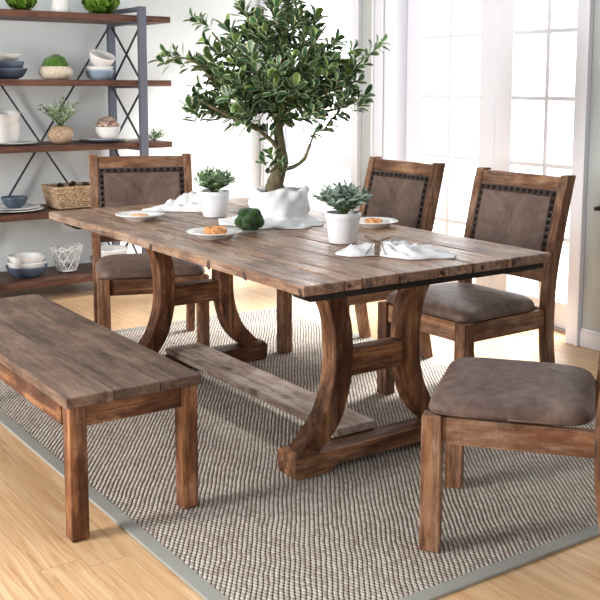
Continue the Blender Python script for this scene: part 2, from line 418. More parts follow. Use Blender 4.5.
# ================================================================ ROOM
XW, YW, H = 2.43, 4.13, 4.3          # right wall face, back wall face, wall height, unseen upper part added to block door lamp spill
struct('floor', MB().box(-5, XW+.24, -5, YW+.12, -.1, 0), FLOOR)
struct('wall_back', MB().box(-5, XW+.24, YW, YW+.12, 0, H), WALL)
DY0, DY1 = 1.075, 2.665              # french door opening
NY0, NY1 = 2.985, 4.02               # window opening
wr = MB()
wr.box(XW, XW+.24, -5, DY0, 0, H); wr.box(XW, XW+.24, DY1, NY0, 0, H); wr.box(XW, XW+.24, NY1, YW-.001, 0, H)
wr.box(XW, XW+.24, DY0, DY1, 2.25, H); wr.box(XW, XW+.24, NY0, NY1, 2.25, H); wr.box(XW, XW+.24, NY0, NY1, 0, .12)
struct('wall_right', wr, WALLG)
b = MB().box(XW-.016, XW-.001, -5, DY0-.092, .001, .085).box(XW-.010, XW-.001, -5, DY0-.092, .085, .1)
b.box(XW-.016, XW-.001, DY1+.092, NY0-.092, .001, .1)
struct('baseboard_right', b, WHITE, .003)
struct('baseboard_back', MB().box(-5, XW-.002, YW-.016, YW-.001, .001, .1), WHITE, .003)
def casing(name, y0, y1, z1, z0=.001):
    m_ = MB()
    for a, c in ((y0-.09, y0), (y1, y1+.09 if y1+.09 < YW-.018 else YW-.02)):
        m_.box(XW-.022, XW-.001, a, c, z0, z1+.09)
        m_.box(XW-.034, XW-.022, a if a < y0 else c-.02, a+.02 if a < y0 else c, z0, z1+.09)
    m_.box(XW-.022, XW-.001, y0, y1, z1, z1+.09)
    struct(name, m_, WHITE, .003)
casing('trim_1', DY0, DY1, 2.25); casing('trim_2', NY0, NY1, 2.25)
# door threshold + jamb
j = MB().box(XW+.001, XW+.24, DY1-.02, DY1, .001, 2.25).box(XW+.001, XW+.24, DY0, DY0+.018, .001, 2.25).box(XW+.001, XW+.24, DY0, DY1, 2.232, 2.25)
struct('trim_3', j, WHITE, .002)
def french_door(name, y0, y1, g0, g1, handle):
    x0, x1 = XW+.17, XW+.21
    f = MB(); zb, zt = .155, 2.10
    f.box(x0, x1, y0, g0, .012, 2.228); f.box(x0, x1, g1, y1, .012, 2.228)
    f.box(x0, x1, g0, g1, .012, zb); f.box(x0, x1, g0, g1, zt, 2.228)
    root = struct(name, f, WHITE, .004)
    m_ = MB()
    ym = (g0+g1)/2
    m_.box(x0+.006, x0+.022, ym-.014, ym+.014, zb, zt)
    for z in (.51, .91, 1.282, 1.65, 2.02): m_.box(x0+.0075, x0+.0205, g0, g1, z-.0125, z+.0125)
    m_.build('muntin_grid', WHITE, root, .002)
    MB().box(x0+.024, x0+.028, g0-.005, g1+.005, zb-.005, zt+.005).build('glass_pane', GLASS, root)
    return root
french_door('door_1', 1.835, 2.642, 1.965, 2.505, 1)
french_door('door_2', 1.095, 1.829, 1.185, 1.70, 0)
struct('trim_4', MB().box(XW+.15, XW+.24, DY0+.018, DY1-.02, 0.001, .011), simple('door_threshold', (196, 190, 184), .4, .4), .002)
# window
x0, x1 = XW+.06, XW+.11
f = MB(); f.box(XW-.03, XW+.24, NY0+.001, NY1-.001, .121, .14)
win = struct('window_1', f, WHITE, .003)
fr = MB(); fr.box(x0, x0+.12, NY0+.001, NY0+.03, .14, 2.249).box(x0, x0+.12, NY1-.03, NY1-.001, .14, 2.249).box(x0, x0+.12, NY0+.03, NY1-.03, 2.20, 2.249)
fr.build('window_frame', WHITE, win, .003)
lo = MB(); g0, g1 = NY0+.075, NY1-.075
lo.box(x0+.01, x0+.05, NY0+.031, g0, .142, .86).box(x0+.01, x0+.05, g1, NY1-.031, .142, .86).box(x0+.01, x0+.05, g0, g1, .142, .2).box(x0+.01, x0+.05, g0, g1, .79, .86)
o = lo.build('lower_sash', WHITE, win, .003)
MB().box(x0+.028, x0+.032, g0, g1, .2, .79).build('glass_pane', GLASS, o)
us = MB()
us.box(x0+.06, x0+.1, NY0+.031, g0, .86, 2.198).box(x0+.06, x0+.1, g1, NY1-.031, .86, 2.198).box(x0+.06, x0+.1, g0, g1, .861, .92).box(x0+.06, x0+.1, g0, g1, 2.14, 2.198)
for y in (NY0+.26, NY1-.40, NY1-.22): us.box(x0+.07, x0+.085, y-.012, y+.012, .92, 2.14)
us.box(x0+.0715, x0+.0835, g0, g1, 1.515, 1.539)
o = us.build('upper_sash', WHITE, win, .003)
MB().box(x0+.088, x0+.092, g0, g1, .92, 2.14).build('glass_pane', GLASS, o)
struct('ground_outside', MB().box(XW+.241, 9, -4, 9, -.12, -.02), PATIO)
hk = MB(); hk.lathe([(0,0),(.012,0),(.013,.004),(.006,.008),(.006,.02),(.011,.024),(.011,.03),(0,.032)], 16, M=Matrix.Rotation(-PI/2, 4, 'Y'))
o = hk.build('wall_knob', simple('dark_bronze', (70, 62, 58), .4, .7), smooth=True, loc=(XW-.0005, .905, .735))
tag(o, 'tiny dark round knob on the grey wall right of the glass doors', 'wall knob')

# ================================================================ RUG
RX0, RX1, RY0, RY1 = -.448, 1.6, -.544, 2.64
rug = thing('area_rug', 'large woven beige and brown rug with a plain grey border under the dining table', 'rug', ((RX0+RX1)/2, (RY0+RY1)/2, 0))
hx, hy, bw = (RX1-RX0)/2, (RY1-RY0)/2, .047
MB().box(-hx+bw, hx-bw, -hy+bw, hy-bw, .0005, .009).build('woven_field', RUG, rug)
bd = MB()
bd.box(-hx, hx, -hy, -hy+bw, .0005, .0105).box(-hx, hx, hy-bw, hy, .0005, .0105).box(-hx, -hx+bw, -hy+bw, hy-bw, .0005, .0105).box(hx-bw, hx, -hy+bw, hy-bw, .0005, .0105)
o = bd.build('fabric_border', BIND, rug, .003); o['label'] = 'plain grey cloth binding of the rug'
RZ = .0095

# ================================================================ TABLE
TW, TL, TH = 1.066, 2.115, .762
tab = thing('dining_table', 'large rustic trestle dining table with a thick weathered plank top', 'table', (TW/2, TL/2, 0))
ox, oy = TW/2, TL/2
mb = MB()
xs = [0, .155, .222, .372, .532, .690, .852, TW]
random.seed(11)
for i in range(7):
    a, c = xs[i], xs[i+1]
    mb.box(a-ox+(.0026 if i else 0), c-ox-(.0026 if i < 6 else 0), -oy+random.uniform(0, .003), TL-oy-random.uniform(0, .004), TH-.034, TH-random.uniform(0, .0012))
mb.build('tabletop', TOPWOOD, tab, .004)
# knots / nicks on the edges
KM = simple('dark_knot_wood', (62, 36, 24), .6, bump=.8, var=14)
def knot(x, y, z, r, M, sd):
    q = MB().lathe([(0, .0014), (r*.45, .0026), (r*.8, .0020), (r, -.002)], 16, M=M, wob=lambda a_, r_, z_: (r_*(1+.22*sin(2*a_+sd)+.12*sin(5*a_+sd*2)), z_))
    q.build('wood_knot', KM, tab, smooth=True, loc=(x-ox, y-oy, z))
MX, MY = Matrix.Rotation(-PI/2, 4, 'Y'), Matrix.Rotation(PI/2, 4, 'X')
for i, (y, r) in enumerate(((.018, .012), (.34, .014), (.58, .015), (1.03, .015))): knot(0, y, TH-.022, r, MX, i)
for i, (x, r) in enumerate(((.17, .007), (.55, .010), (.73, .008), (.88, .012))): knot(x, 0, TH-.018, r, MY, i+2)
def batten(y0, y1, x0=.012, x1=TW-.012):
    pts = [(x0, TH-.0345), (x0+.004, TH-.046), (x0+.03, TH-.058), (x1-.03, TH-.058), (x1-.004, TH-.046), (x1, TH-.0345)]
    MB().prism([(p[0]-ox, p[1]) for p in pts], y0-oy, y1-oy, 'y').build('batten', DARKW, tab, .003)
batten(.022, .085); batten(1.86, 1.95)
TC = .551   # trestle centre in x
_I = [(.205, .705), (.160, .62), (.128, .55), (.116, .45), (.121, .33), (.158, .20), (.213, .125), (.262, .085)]
_O = [(.290, .705), (.236, .62), (.206, .55), (.194, .45), (.199, .33), (.238, .215), (.295, .145), (.350, .085)]
LL = catmull([(TC-a_, z_) for a_, z_ in _O], 5); LR = catmull([(TC-a_, z_) for a_, z_ in _I], 5)
def trestle(y0, y1, name):
    yc = (y0+y1)/2; t0, t1 = y0-oy, y1-oy
    for s_, nm in ((1, 'curved_leg'), (-1, 'curved_leg')):
        L = [((p[0] if s_ > 0 else 2*TC-p[0])-ox, p[1]) for p in LL]; R = [((p[0] if s_ > 0 else 2*TC-p[0])-ox, p[1]) for p in LR]
        if s_ > 0: mb_ = MB().strip(R, L, t0, t1, 'y')
        else: mb_ = MB().strip(L, R, t0, t1, 'y')
        mb_.build(nm, WOOD['z'], tab, .005)
    MB().box(TC-.119-ox, TC+.119-ox, t0+.008, t1-.008, .333, .428).build('crossbar', WOOD['x'], tab, .004)
    MB().box(.27-ox, 2*TC-.27-ox, t0-.004, t1+.004, .7055, .727).build('top_beam', WOOD['x'], tab, .004)
    # foot: beam with stepped ends and pads
    a = .178; poly = [(a+.01, RZ+.001), (a, .03), (a, .085), (a+.018, .105), (a+.045, .098), (a+.065, .112), (a+.11, .086)]
    pr = poly+[(2*TC-p[0], p[1]) for p in poly[::-1]]+[(2*TC-a-.14, RZ+.001), (2*TC-a-.19, .034), (a+.19, .034), (a+.14, RZ+.001)]
    pr = [(p[0]-ox, p[1]) for p in pr]
    MB().prism(pr[::-1], t0-.016, t1+.016, 'y').build('foot', WOOD['x'], tab, .006)
trestle(.328, .410, 'near'); trestle(1.69, 1.772, 'far')
st = MB().box(.428-ox, .606-ox, .41-oy, 1.79-oy, .0865, .118)
st.build('stretcher', STRETCH, tab, .004)

# ================================================================ BENCH
bx, by, bw_, bl, bh = -.6176, .3126, .4424, 1.4824, .449
bench = thing('dining_bench', 'long backless wooden bench standing half on the rug left of the table', 'bench', (bx+bw_/2, by+bl/2, 0))
px, py = bw_/2, bl/2
mb = MB(); xs = [-px, -px+.15, -px+.30, px]
for i in range(3): mb.box(xs[i]+(.001 if i else 0), xs[i+1]-(.001 if i < 2 else 0), -py, py, bh-.034, bh-random.uniform(0, .0008))
mb.build('bench_top', BENCHTOP, bench, .0035)
lw = .055; ins = .010
for sx_ in (-1, 1):
    for sy_ in (-1, 1):
        x_, y_ = sx_*(px-ins-lw/2), sy_*(py-ins-lw/2)
        z0 = .0 if sx_ < 0 else RZ+.0015
        MB().box(x_-lw/2, x_+lw/2, y_-lw/2, y_+lw/2, z0+.0005, bh-.0342).build('leg', WOOD['z'], bench, .004)
zz0, zz1 = bh-.034-.066, bh-.0342
for sx_ in (-1, 1): MB().box(sx_*(px-.017)-.011, sx_*(px-.017)+.011, -py+ins+lw, py-ins-lw, zz0, zz1).build('side_apron', WOOD['y'], bench, .003)
for sy_ in (-1, 1): MB().box(-px+ins+lw, px-ins-lw, sy_*(py-.026)-.011, sy_*(py-.026)+.011, zz0, zz1).build('end_apron', WOOD['x'], bench, .003)

# ================================================================ CHAIRS
def back_y(z):   # front face of the rear post
    P = [(0, .528), (.1, .507), (.2, .490), (.3, .481), (.404, .480), (.5, .486), (.6, .500), (.7, .523), (.85, .556), (1.0, .596)]
    for (a, ya), (b_, yb) in zip(P, P[1:]):
        if z <= b_:
            t = (z-a)/(b_-a); return ya+(yb-ya)*t
    return P[-1][1]
SB = catmull([(back_y(z), z) for z in (0, .1, .2, .3, .404, .5, .6, .7, .8, .9, .967)], 3)
def sback(z):
    for (ya, a), (yb, b_) in zip(SB, SB[1:]):
        if z <= b_+1e-6: return ya+(yb-ya)*(z-a)/max(1e-6, b_-a)
    return SB[-1][0]
def make_chair():
    t = thing('dining_chair', 'x', 'chair', group='leather dining chairs around the table')
    Wd, fl, pw = .537, .058, .043; hw = Wd/2; SH = .404
    C = CHAIRW
    for s_ in (-1, 1):
        MB().box(s_*(hw-fl/2)-fl/2, s_*(hw-fl/2)+fl/2, 0, fl, .0005, SH+.004).build('front_leg', C['z'], t, .004)
        fr_ = [(y, z) for y, z in SB]; th = [.058+.0*z for y, z in SB]
        bk = [(y+.054, z) for y, z in SB]
        fr_ = [(y, max(z, .0005)) for y, z in fr_]; bk = [(y, max(z, .0005)) for y, z in bk]
        MB().strip(bk, fr_, s_*(hw-pw/2)-pw/2, s_*(hw-pw/2)+pw/2, 'x').build('rear_leg', C['z'], t, .004)
    ya = sback(SH-.04)
    MB().box(-hw+fl, hw-fl, .012, .034, SH-.078, SH).build('front_apron', C['x'], t, .003)
    for s_ in (-1, 1): MB().box(s_*(hw-.022)-.011, s_*(hw-.022)+.011, fl, ya+.004, SH-.078, SH).build('side_apron', C['y'], t, .003)
    MB().box(-hw+pw, hw-pw, ya+.014, ya+.036, SH-.078, SH).build('rear_apron', C['x'], t, .003)
    # cushion
    mb = MB(); n = 26; vs = []; D0, D1 = .008, ya-.002; cxh = hw-.008
    yc, hd = (D0+D1)/2, (D1-D0)/2
    def sup(a, p):
        c_, s__ = cos(a), sin(a)
        return (abs(c_)**(2/p))*(1 if c_ >= 0 else -1), (abs(s__)**(2/p))*(1 if s__ >= 0 else -1)
    prof = [(0, .0), (.93, .0), (.985, .004), (1.0, .014), (.995, .024), (.965, .038), (.92, .046), (.84, .053), (.7, .058), (.45, .062), (.2, .0635), (0, .064)]
    seg = 72
    for i in range(seg):
        a = 2*PI*i/seg
        ux, uy = sup(a, 8)
        for k, (r, z) in enumerate(prof):
            cx_, cy_ = ux*cxh*r, uy*hd*r
            if uy > 0: cx_ = cx_*(1-.105*max(0, uy)**3*min(1, r*1.2))     # narrower between the rear posts
            wr_ = 0
            vs.append(Vector((cx_, yc+cy_, SH+.001+z)))
    nn = len(prof)
    fs = [(i*nn+k, ((i+1) % seg)*nn+k, ((i+1) % seg)*nn+k+1, i*nn+k+1) for i in range(seg) for k in range(nn-1)]
    mb.add(vs, fs, .3); o = mb.build('seat_cushion', LEATH, t, smooth=True); o['label'] = 'padded brown leather seat'
    # piping seam
    pipe = []
    for i in range(seg+1):
        a = 2*PI*i/seg; ux, uy = sup(a, 8); cx_ = ux*cxh*.996
        if uy > 0: cx_ *= 1-.105*uy**3
        pipe.append((cx_, yc+uy*hd*.996, SH+.011))
    MB().tube(pipe, .0032, 6).build('piping', LEATH, o, smooth=True)
    # backrest
    xin = hw-pw
    def curved(z0, z1, t0, t1, nz, bow=.012, x0=-xin, x1=xin, nx=10, extra=None):
        F = []; m2 = MB(); N = nx+1
        for side, th in ((0, t0), (1, t1)):
            for k in range(nz+1):
                z = z0+(z1-z0)*k/nz
                for i in range(N):
                    x = x0+(x1-x0)*i/nx; u = (x/xin)
                    e = extra(x, z) if (extra and side == 0) else 0
                    F.append((x, sback(z)+th+bow*(1-u*u)-e, z))
        K = (nz+1)*N; fs = []
        for k in range(nz):
            for i in range(nx):
                a = k*N+i; fs.append((a, a+1, a+N+1, a+N)); fs.append((K+a, K+a+N, K+a+N+1, K+a+1))
        for i in range(nx):
            a = i; fs.append((a+1, a, K+a, K+a+1)); a = nz*N+i; fs.append((a, a+1, K+a+1, K+a))
        for k in range(nz):
            a = k*N; fs.append((a, a+N, K+a+N, K+a)); a = k*N+nx; fs.append((a+N, a, K+a, K+a+N))
        m2.add(F, fs, .5); return m2
    curved(.9, .957, .006, .034, 3).build('crest_rail', C['x'], t, .003)
    curved(.515, .574, .006, .034, 3).build('lower_rail', C['x'], t, .003)
    zc, zh = .737, .163
    def puff(x, z):
        a = max(0, 1-abs(x/xin)**6); b_ = max(0, 1-abs((z-zc)/zh)**6); return .010*min(1, a*1.4)*min(1, b_*1.4)
    bp = curved(.5745, .8995, .004, .036, 12, extra=puff, nx=22).build('back_pad', LEATH, t, smooth=True); bp['label'] = 'brown leather back panel'
    wl = MB()
    nl = MB().ball((0, 0, 0), .0105, 10, 6, sc=(1, .62, 1)).build('nailhead', NAIL, bp, smooth=True)
    pts = []
    nx_ = 13
    for i in range(nx_):
        x = -xin+.016+(2*xin-.032)*i/(nx_-1)
        pts += [(x, .8995-.014), (x, .5745+.014)]
    for k in range(1, 10):
        z = .5745+.014+(.325-.028)*k/10
        pts += [(-xin+.016, z), (xin-.016, z)]
    for q, (x, z) in enumerate(pts):
        o = nl if q == 0 else nl.copy()
        if q: COL.objects.link(o)
        o.location = (x, sback(z)+.004+.012*(1-(x/xin)**2)-puff(x, z)-.001, z)
    # dark leather trim band carrying the nails
    for (z0, z1, xa, xb) in ((.8995-.026, .8995-.003, -xin+.003, xin-.003), (.5745+.003, .5745+.026, -xin+.003, xin-.003), (.60, .874, -xin+.003, -xin+.027), (.60, .874, xin-.027, xin-.003)):
        band = curved(z0, z1, .0025, .008, 3, x0=xa, x1=xb, extra=puff)
        band.build('trim_band', TRIMB, bp, smooth=True)
    return t
TRIMB = simple('dark_leather_band', (58, 43, 37), .5, bump=.2)
ch = make_chair()
ch.location = (.466, 1.977, RZ+.001); ch.rotation_euler = (0, 0, -.348)
ch['label'] = 'leather and wood dining chair at the far table end before the shelf'
RC = RZ+.001
dup(ch, (1.033, 1.493, RC), -1.565, 'leather and wood chair on the window side, the farther one, behind the plate')
dup(ch, (1.035, .675, RC), -1.549, 'leather and wood chair on the window side, the nearer one, before the right glass door')
dup(ch, (.397, -.150, RC), -2.459, 'leather and wood dining chair nearest the camera, cut by the right frame edge')

# ================================================================ SHELF
SX0, SX1, SY0, SY1 = -.06, 1.395, 3.6, 4.05
shelf = thing('bookshelf', 'open wooden shelf unit with dark steel posts and cross braces on the back wall', 'shelf', ((SX0+SX1)/2, (SY0+SY1)/2, 0))
cx_, cy_ = (SX0+SX1)/2, (SY0+SY1)/2
ZS = [.136, .56, .974, 1.375, 1.785]
for z in ZS:
    MB().box(SX0-cx_, SX1-cx_, SY0-cy_, SY1-cy_-.0, z-.039, z).build('shelf_board', SHELFW, shelf, .003)
PXR = 1.182; PXL = 2*.667-PXR
for X in (PXL, PXR):
    # front post sits just before the boards, back post behind
    for yy in (SY0-.034, SY1+.002):
        MB().box(X-cx_-.026, X-cx_+.026, yy-cy_, yy-cy_+.032, .0005, 1.84 if yy < 3.9 else 1.84).build('post', STEEL, shelf, .002)
    MB().box(X-cx_-.022, X-cx_+.022, SY0-cy_-.002, SY1-cy_+.002, 1.812, 1.838).build('top_rail', STEEL, shelf, .002)
    for z in ZS:
        MB().box(X-cx_-.02, X-cx_+.02, SY0-cy_+.001, SY1-cy_-.001, z-.053, z-.0395).build('bearer_rail', STEEL, shelf, .002)
    for z0, z1 in zip(ZS, ZS[1:]):
        MB().bar((X-cx_-.006, SY0-cy_+.01, z0+.004), (X-cx_-.006, SY1-cy_-.01, z1-.056), .006, .016, (0, 0, 1)).build('end_brace', BLACKM, shelf)
        MB().bar((X-cx_+.006, SY1-cy_-.01, z0+.004), (X-cx_+.006, SY0-cy_+.01, z1-.056), .006, .016, (0, 0, 1)).build('end_brace', BLACKM, shelf)
yb = SY1-cy_+.008
MB().bar((PXL+.02-cx_, yb, .20), (PXR-.02-cx_, yb, 1.73), .008, .018, (0, 1, 0)).build('back_brace', BLACKM, shelf)
MB().bar((PXL+.02-cx_, yb+.008, 1.73), (PXR-.02-cx_, yb+.008, .20), .008, .018, (0, 1, 0)).build('back_brace', BLACKM, shelf)

def bowl_prof(r, h, t=.006, foot=.5, bulge=.6):
    P = [(0, 0), (r*foot, 0), (r*foot, .004)]
    for k in range(1, 9):
        a = k/8; P.append((r*foot+(r-r*foot)*(a**bulge), .004+(h-.004)*a**1.25))
    P.append((r-t*.5, h+.001))
    for k in range(7, -1, -1):
        a = k/8; P.append((max(.001, (r*foot+(r-r*foot)*(a**bulge))-t), t+.002+(h-t-.002)*a**1.25))
    P.append((0, t+.002)); return P
def bowl(loc, r, h, mat, label, cat='bowl', name='bowl', tilt=None, foot=.5, bulge=.6, group=None, t=.006):
    o = MB().lathe(bowl_prof(r, h, t, foot, bulge), 40).build(name, mat, smooth=True, loc=loc)
    if tilt: o.rotation_euler = tilt
    return tag(o, label, cat, group)
def plate(loc, r, mat, label, h=.018, name='plate', group=None):
    P = [(0, 0), (r*.55, 0), (r*.57, .003), (r*.62, .005), (r*.76, h*.62), (r*.98, h-.002), (r, h), (r*.985, h+.002), (r*.76, h*.62+.005), (r*.62, .011), (r*.55, .008), (0, .0075)]
    o = MB().lathe(P, 48).build(name, mat, smooth=True, loc=loc)
    return tag(o, label, 'plate', group)
U = lambda u: .319+.0067*u
Yc = 3.78
def lobes(seed, k=9, amp=.16, sc=2.6):
    def f(d):
        v = noise.cell if False else None
        q = noise.voronoi(Vector((d.x, d.y, d.z))*sc+Vector((seed, seed*2, 0)))[0]
        return 1+amp*(1-min(1, q[0]*1.5))*1.0-amp*.5+.02*noise.noise(d*18)
    return f
# top shelf
z = ZS[4]+.001
def artichoke(loc, r, label):
    mb = MB(); rnd = random.Random(int(r*1000))
    mb.ball((0, 0, r*.86), r*.78, 20, 14, rnd=.2, sc=(1, 1, 1.05))
    for j in range(9):
        th = PI*(.08+.86*j/8.5); n = max(5, int(13*sin(th)))
        for i in range(n):
            a = 2*PI*(i+.5*(j % 2))/n+rnd.uniform(-.08, .08)
            d = Vector((sin(th)*cos(a), sin(th)*sin(a), cos(th)))
            base = Vector((0, 0, r*.86))+d*r*.72
            if base.z < .012: continue
            upd = (Vector((0, 0, 1))-d*d.z); upd = upd.normalized() if upd.length > .1 else Vector((1, 0, 0))
            mb.leaf(base-upd*r*.2, upd+d*.35, d, r*.55, r*.55, curl=.12, rnd=rnd.random()*.9, tip=.9)
    for i_, v in enumerate(mb.v):
        if v[2] < .0: mb.v[i_] = (v[0], v[1], 0.0)
    o = mb.build('artichoke', ARTI, smooth=True, loc=loc); return tag(o, label, 'artichoke')
ARTI = leaf_mat('artichoke_scale', (48, 84, 24), (96, 142, 44), (150, 186, 84), (130, 172, 66))
artichoke((U(21.5), Yc-.04, z), .105, 'green artichoke ornament on the top shelf, left of the white vase')
artichoke((U(98), Yc-.04, z), .135, 'larger green artichoke ornament on the top shelf beside the right steel post')
vase = MB().lathe([(0, 0), (.052, 0), (.055, .004), (.054, .03), (.048, .08), (.040, .13), (.034, .18), (.034, .21), (.038, .225), (.034, .225), (.030, .2), (.030, .1), (0, .09)], 36).build('vase', PORC, smooth=True, loc=(U(57), Yc-.06, z))
tag(vase, 'white tapered vase on the top shelf between the two green artichokes', 'vase')
# second shelf
z = ZS[3]+.001; g = 'slate blue bowls on the second shelf'
bx_ = U(4)
bowl((bx_, Yc, z), .150, .066, BLUE, 'wide slate blue bowl, bottom of the stack at the left end of the second shelf', foot=.62)
bowl((bx_, Yc, z+.030), .130, .078, BLUE, 'slate blue bowl nested in the wider blue one under a white dish', foot=.62, bulge=.4)
bowl((bx_, Yc, z+.108), .115, .042, PORC, 'shallow white dish on top of the slate blue bowls', foot=.6)
sb = thing('stone_bowl', 'round speckled stone bowl holding a green moss mound on the second shelf', 'bowl', (U(52.5), Yc-.03, z))
MB().lathe([(0, 0), (.066, 0), (.090, .012), (.106, .038), (.102, .062), (.09, .08), (.082, .082), (.078, .076), (.09, .06), (.06, .03), (0, .028)], 40).build('vessel', STONE, sb, smooth=True)
mm = MB().ball((0, 0, .075), .082, 36, 24, fn=lobes(3), sc=(1, 1, 1.0))
for i_, v in enumerate(mm.v):
    if v[2] < .034: mm.v[i_] = (v[0]*.5, v[1]*.5, .034)
    elif v[2] < .078: mm.v[i_] = (v[0]*.86, v[1]*.86, v[2])
o = mm.build('moss_mound', MOSSB, smooth=True, loc=(U(52.5), Yc-.03, z)); tag(o, 'rounded bright green moss mound sitting in the speckled stone bowl', 'moss')
wx_ = U(97.5)
bowl((wx_, Yc, z), .092, .062, PALEBLUE, 'pale blue-white bowl at the bottom of the bowl pile near the steel post', foot=.6, bulge=.5)
bowl((wx_, Yc, z+.022), .089, .062, PORC, 'white bowl nested in the pale blue one below the tipped bowl', foot=.6, bulge=.5)
bowl((wx_-.002, Yc-.01, z+.093), .086, .075, PORC, 'white bowl tipped towards the room on top of the bowl pile', foot=.55, bulge=.5, tilt=(radians(24), radians(8), 0))
# third shelf
z = ZS[2]+.001
cxp = U(4)
plate((cxp+.03, Yc, z), .165, PORCS, 'cream plate under the tall white bowls on the third shelf', h=.014)
bowl((cxp, Yc, z+.013), .098, .125, PORCS, 'tall white bowl standing on the cream plate, lower of two', foot=.75, bulge=.5, name='tall_bowl')
bowl((cxp, Yc, z+.078), .090, .125, PORCS, 'tall white bowl stacked inside the lower one at the left of the third shelf', foot=.72, bulge=.5, name='tall_bowl', tilt=(radians(8), 0, 0))
rb_ = thing('vase_plant', 'round raffia-wrapped vase with pale green sprigs on the third shelf', 'potted plant', (U(53.5), Yc-.06, z))
def wob(a, r, z_): return (r*(1+.05*sin(a*9+z_*60)), z_)
MB().lathe([(0, 0), (.035, 0), (.062, .014), (.078, .045), (.076, .075), (.055, .104), (.03, .114), (.026, .113), (.03, .10), (0, .09)], 60, wob=wob).build('vase', ROPE, rb_, smooth=True)
def sprigs(parent, base, n, hgt, spread, mat, ls, seed, lw_=.4, name='foliage', up=.9, stem_mat=None, steps=6, dirbias=(0, 0), lean=0):
    rnd = random.Random(seed); mb = MB(); st_ = MB()
    for i in range(n):
        a = rnd.uniform(0, 2*PI); rr = spread*sqrt(rnd.random()); hh = hgt*rnd.uniform(.6, 1.0)
        end = Vector((cos(a)*rr+dirbias[0]*rnd.random(), sin(a)*rr+dirbias[1]*rnd.random(), hh*(1-.35*(rr/max(spread, 1e-3))**2)))
        b0 = Vector(base)+Vector((rnd.uniform(-.3, .3)*spread*.3, rnd.uniform(-.3, .3)*spread*.3, 0))
        pts = []
        for k in range(5):
            t = k/4; p = b0.lerp(Vector(base)+end, t); p.z = base[2]+end.z*(t**.8); pts.append(p)
        st_.tube(pts, [.0018]*4+[.0008], 4)
        for k in range(steps):
            t = .25+.75*(k+rnd.random()*.5)/steps; t = min(t, 1)
            i0 = min(3, int(t*4)); p = pts[i0].lerp(pts[i0+1], t*4-i0)
            ax_ = (pts[i0+1]-pts[i0]).normalized()
            for s_ in range(2):
                b2 = rnd.uniform(0, 2*PI); side = Vector((cos(b2), sin(b2), rnd.uniform(-.2, .5)))
                d = (ax_*up+side*.9)
                mb.leaf(p, d, ax_+Vector((0, 0, .5)), ls*rnd.uniform(.7, 1.15), ls*lw_*rnd.uniform(.8, 1.1), .15, rnd=rnd.random()**1.3, tip=.8)
    st_.build('stems', stem_mat or STEM, parent, smooth=True)
    return mb.build(name, mat, parent, smooth=True)
STEM = simple('green_stem', (96, 116, 66), .6)
sprigs(rb_, (0, 0, .10), 26, .20, .15, LEAF4, .032, 5, .42, steps=7)
pl_x = U(99)
plate((pl_x, Yc, z), .150, BLUE, 'slate blue plate at the bottom of the pile on the third shelf', h=.012)
plate((pl_x-.003, Yc, z+.012), .148, PORCS, 'off-white plate lying on the slate blue plate', h=.012)
wb = bowl((U(104.5), Yc, z+.026), .084, .072, PORC, 'white bowl filled with dried petals standing on two plates', foot=.6, bulge=.45)
mb = MB(); rnd = random.Random(4)
for i in range(46):
    th = rnd.uniform(0, 1.45); a = rnd.uniform(0, 2*PI); R_ = .068
    p = Vector((sin(th)*cos(a)*R_, sin(th)*sin(a)*R_, .045+cos(th)*.062))
    mb.ball(p, rnd.uniform(.011, .016), 8, 6, rnd=rnd.random(), sc=(1, 1, .8))
mb.ball((0, 0, .045), .060, 18, 10, sc=(1, 1, .7))
o = mb.build('dried_petals', POTP, smooth=True, loc=(U(104.5), Yc, z+.046)); tag(o, 'heap of dried pinkish petals filling the white bowl on the third shelf', 'dried petals', kind='stuff')
tb = MB().box(-.075, .075, -.09, .09, 0, .008).build('serving_board', simple('pale_board_wood', (206, 194, 178), .6), loc=(1.185-.03, 3.86, z), bevel=.003); tag(tb, 'thin pale serving board behind the plates beside the right steel post', 'board')
sp_ = thing('leaf_sprig', 'small pale green sprig lying at the right end of the third shelf', 'plant', (1.33, 3.74, z))
sprigs(sp_, (0, 0, .002), 16, .075, .085, LEAF4, .03, 9, .5, steps=5)
